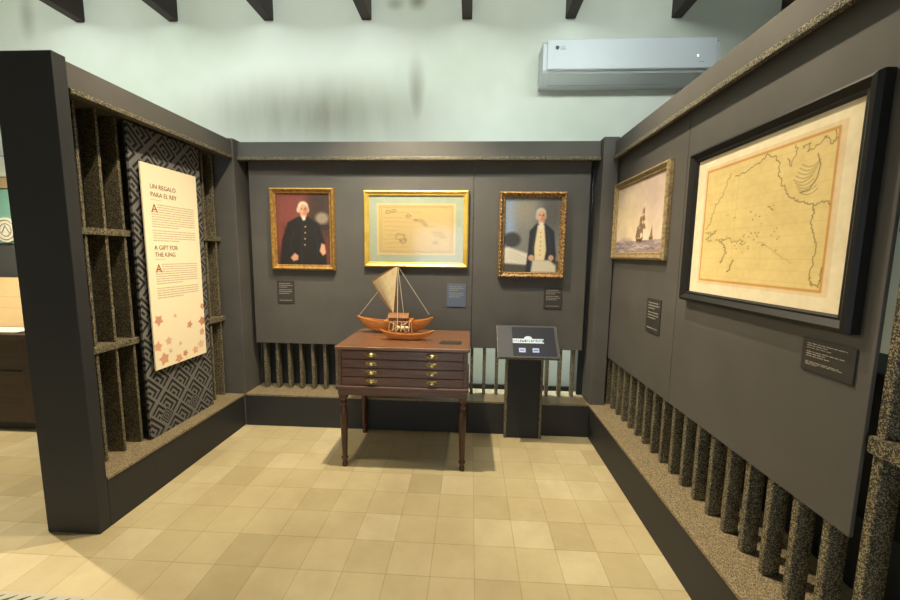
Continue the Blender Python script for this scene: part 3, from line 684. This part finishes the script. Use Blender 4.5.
# ------------------------------------------------------------------ air conditioner
AC = thing('air_conditioner', (1.3, .6, 2.9), 'long white split air conditioner high on the back wall', 'air conditioner')
x0, x1 = .575, 2.0
MB().prism([(x0, .598, 3.29), (x0, .40, 3.29), (x0, .36, 3.26), (x0, .355, 3.05), (x0, .37, 3.03), (x0, .52, 2.985), (x0, .598, 2.985)], (x1-x0, 0, 0)).build('casing', 'white_plastic', AC)
MB().box(x0+.03, x1-.03, .338, .362, 3.045, 3.285, .01, 3).build('front_panel', 'white_plastic', AC)
MB().prism([(x0+.06, .372, 3.026), (x0+.06, .376, 3.032), (x0+.06, .5, 2.99), (x0+.06, .497, 2.984)], (x1-x0-.12, 0, 0)).build('louvre', 'white_plastic', AC)
MB().box(x0+.06, x1-.35, .494, .50, 2.983, 2.987).build('louvre_slot', 'grey_plastic', AC)
TA = plane_map((x0+.11, .338, 3.205), (1, 0, 0), (0, -1, 0))
m = MB(TA); m.prism([(.016*math.cos(k*math.pi/8), .012+.016*math.sin(k*math.pi/8), 0) for k in range(16)], (0, 0, .001)); m.build('emblem', 'placard_dark', AC)
text_mesh('lettering', 'LG', .034, lambda p_: TA((p_[0]+.026, p_[1]-.003, p_[2])), 'placard_dark', AC)
MB().box(1.815, 1.825, .336, .339, 3.135, 3.145).build('indicator_light', 'led', AC)
MB().box(1.83, 1.875, .337, .339, 3.092, 3.097).build('display_mark', 'grey_plastic', AC)

# ------------------------------------------------------------------ neighbouring room, seen past the left screen
o = MB().box(-5.9, -1.0, .5, .56, 0, 2.4, .004).build('display_wall', 'display_grey'); tag(o, 'dark grey display wall in the next room beyond the left screen', 'display wall')
TB = BK(-5.15, 1.56, .5)
Q = thing('poster', TB((.4, 0, 0)), 'teal poster with a round pale seal at the far left edge', 'poster')
MB(TB).box(0, .66, 0, .52, 0, .01, .002).build('sheet', 'teal_board', Q)
m = MB(TB); m.prism([(.57+.12*math.cos(k*math.pi/16), .13+.12*math.sin(k*math.pi/16), .01) for k in range(32)], (0, 0, .008)); se = m.build('seal', 'paper_white', Q)
m = MB(TB)
for rr_ in (.095, .06): m.tube([(.57+rr_*math.cos(k*math.pi/16), .13+rr_*math.sin(k*math.pi/16), .019) for k in range(33)], .003, 5)
m.tube([(.53, .1, .019), (.57, .17, .019), (.61, .1, .019)], .004, 5); m.build('seal_emblem', 'steel', se)
o = MB(BK(-5.15, 2.09, .5)).box(0, .66, 0, .1, 0, .02, .002).build('wooden_strip', 'kraft'); tag(o, 'light wooden strip above the teal poster', 'strip')
o = MB(BK(-5.15, 2.2, .5)).box(0, .66, 0, .19, 0, .012, .002).build('pale_panel', 'paper_white'); tag(o, 'pale grey panel above the light wooden strip at the far left', 'panel')
Tb = thing('display_table', (-4.1, -.05, 0), 'dark wooden display table in the next room at the far left', 'table')
MB().box(-4.9, -3.50, -.32, .42, .79, .83, .004).build('top', 'dark_wood', Tb)
MB().box(-4.85, -3.56, -.26, .38, .08, .79, .003).build('body', 'dark_wood', Tb)
MB().box(-4.85, -3.56, -.22, .34, 0, .08, .002).build('plinth', 'skirting', Tb)
MB().box(-3.62, -3.55, -.275, -.2, .08, .79, .003).build('corner_post', 'dark_wood', Tb)
MB().box(-4.85, -3.6, -.272, -.258, .5, .515, .002).build('front_rail', 'dark_wood', Tb)
Bd = thing('reading_board', (-4.2, .1, .83), 'cream reading board tilted on the dark display table', 'board')
MB().prism([(-4.85, -.02, .83), (-4.85, .38, 1.23), (-4.85, .4, 1.21), (-4.85, .4, .83)], (1.25, 0, 0)).build('board', 'kraft', Bd)
m = MB()
for k in (2, 4): m.prism([(-4.7, .03+.045*k, .8795+.045*k), (-4.7, .033+.045*k, .8835+.045*k), (-4.7, .034+.045*k, .883+.045*k)], (.9, 0, 0))
m.build('printed_lines', 'print_dark', Bd)
o = MB().box(-4.8, -3.62, -.28, -.1, .831, .843, .002).build('paper_strip', 'paper_white'); tag(o, 'pale paper strip lying along the front of the display table', 'paper')

Cb = thing('storage_cabinet', (1.95, -1.4, 0), 'dark cabinet in the next room, seen between the slats at the right edge', 'cabinet')
MB().box(1.75, 2.15, -2.6, -.2, .36, 1.02, .004).build('body', 'black_plastic', Cb)
MB().box(1.77, 2.13, -2.58, -.22, 0, .36, .004).build('base', 'display_grey', Cb)

# rug at the bottom left
Rr = thing('patterned_rug', (-2.0, -2.2, 0), 'pale rug with a green and black leaf border at the bottom left corner', 'rug')
MB().box(-2.9, -1.30, -2.7, -1.692, .001, .009, .002).build('pile', 'rug_base', Rr)
m, m2 = MB(), MB()
for k in range(26):
    x_ = -2.85+.06*k; tgt = m if k % 3 else m2
    tgt.prism([(x_, -1.76, .0092), (x_+.025, -1.735, .0092), (x_+.075, -1.706, .0092), (x_+.045, -1.74, .0092)], (0, 0, .0015))
    tgt.prism([(x_, -1.76-.06, .0092), (x_+.03, -1.77, .0092), (x_+.05, -1.765, .0092), (x_+.035, -1.8, .0092)], (0, 0, .0015))
m.build('leaf_border', 'rug_green', Rr); m2.build('dark_border', 'rug_dark', Rr)

for o in bpy.data.objects:
    if '_o' in o: del o['_o']
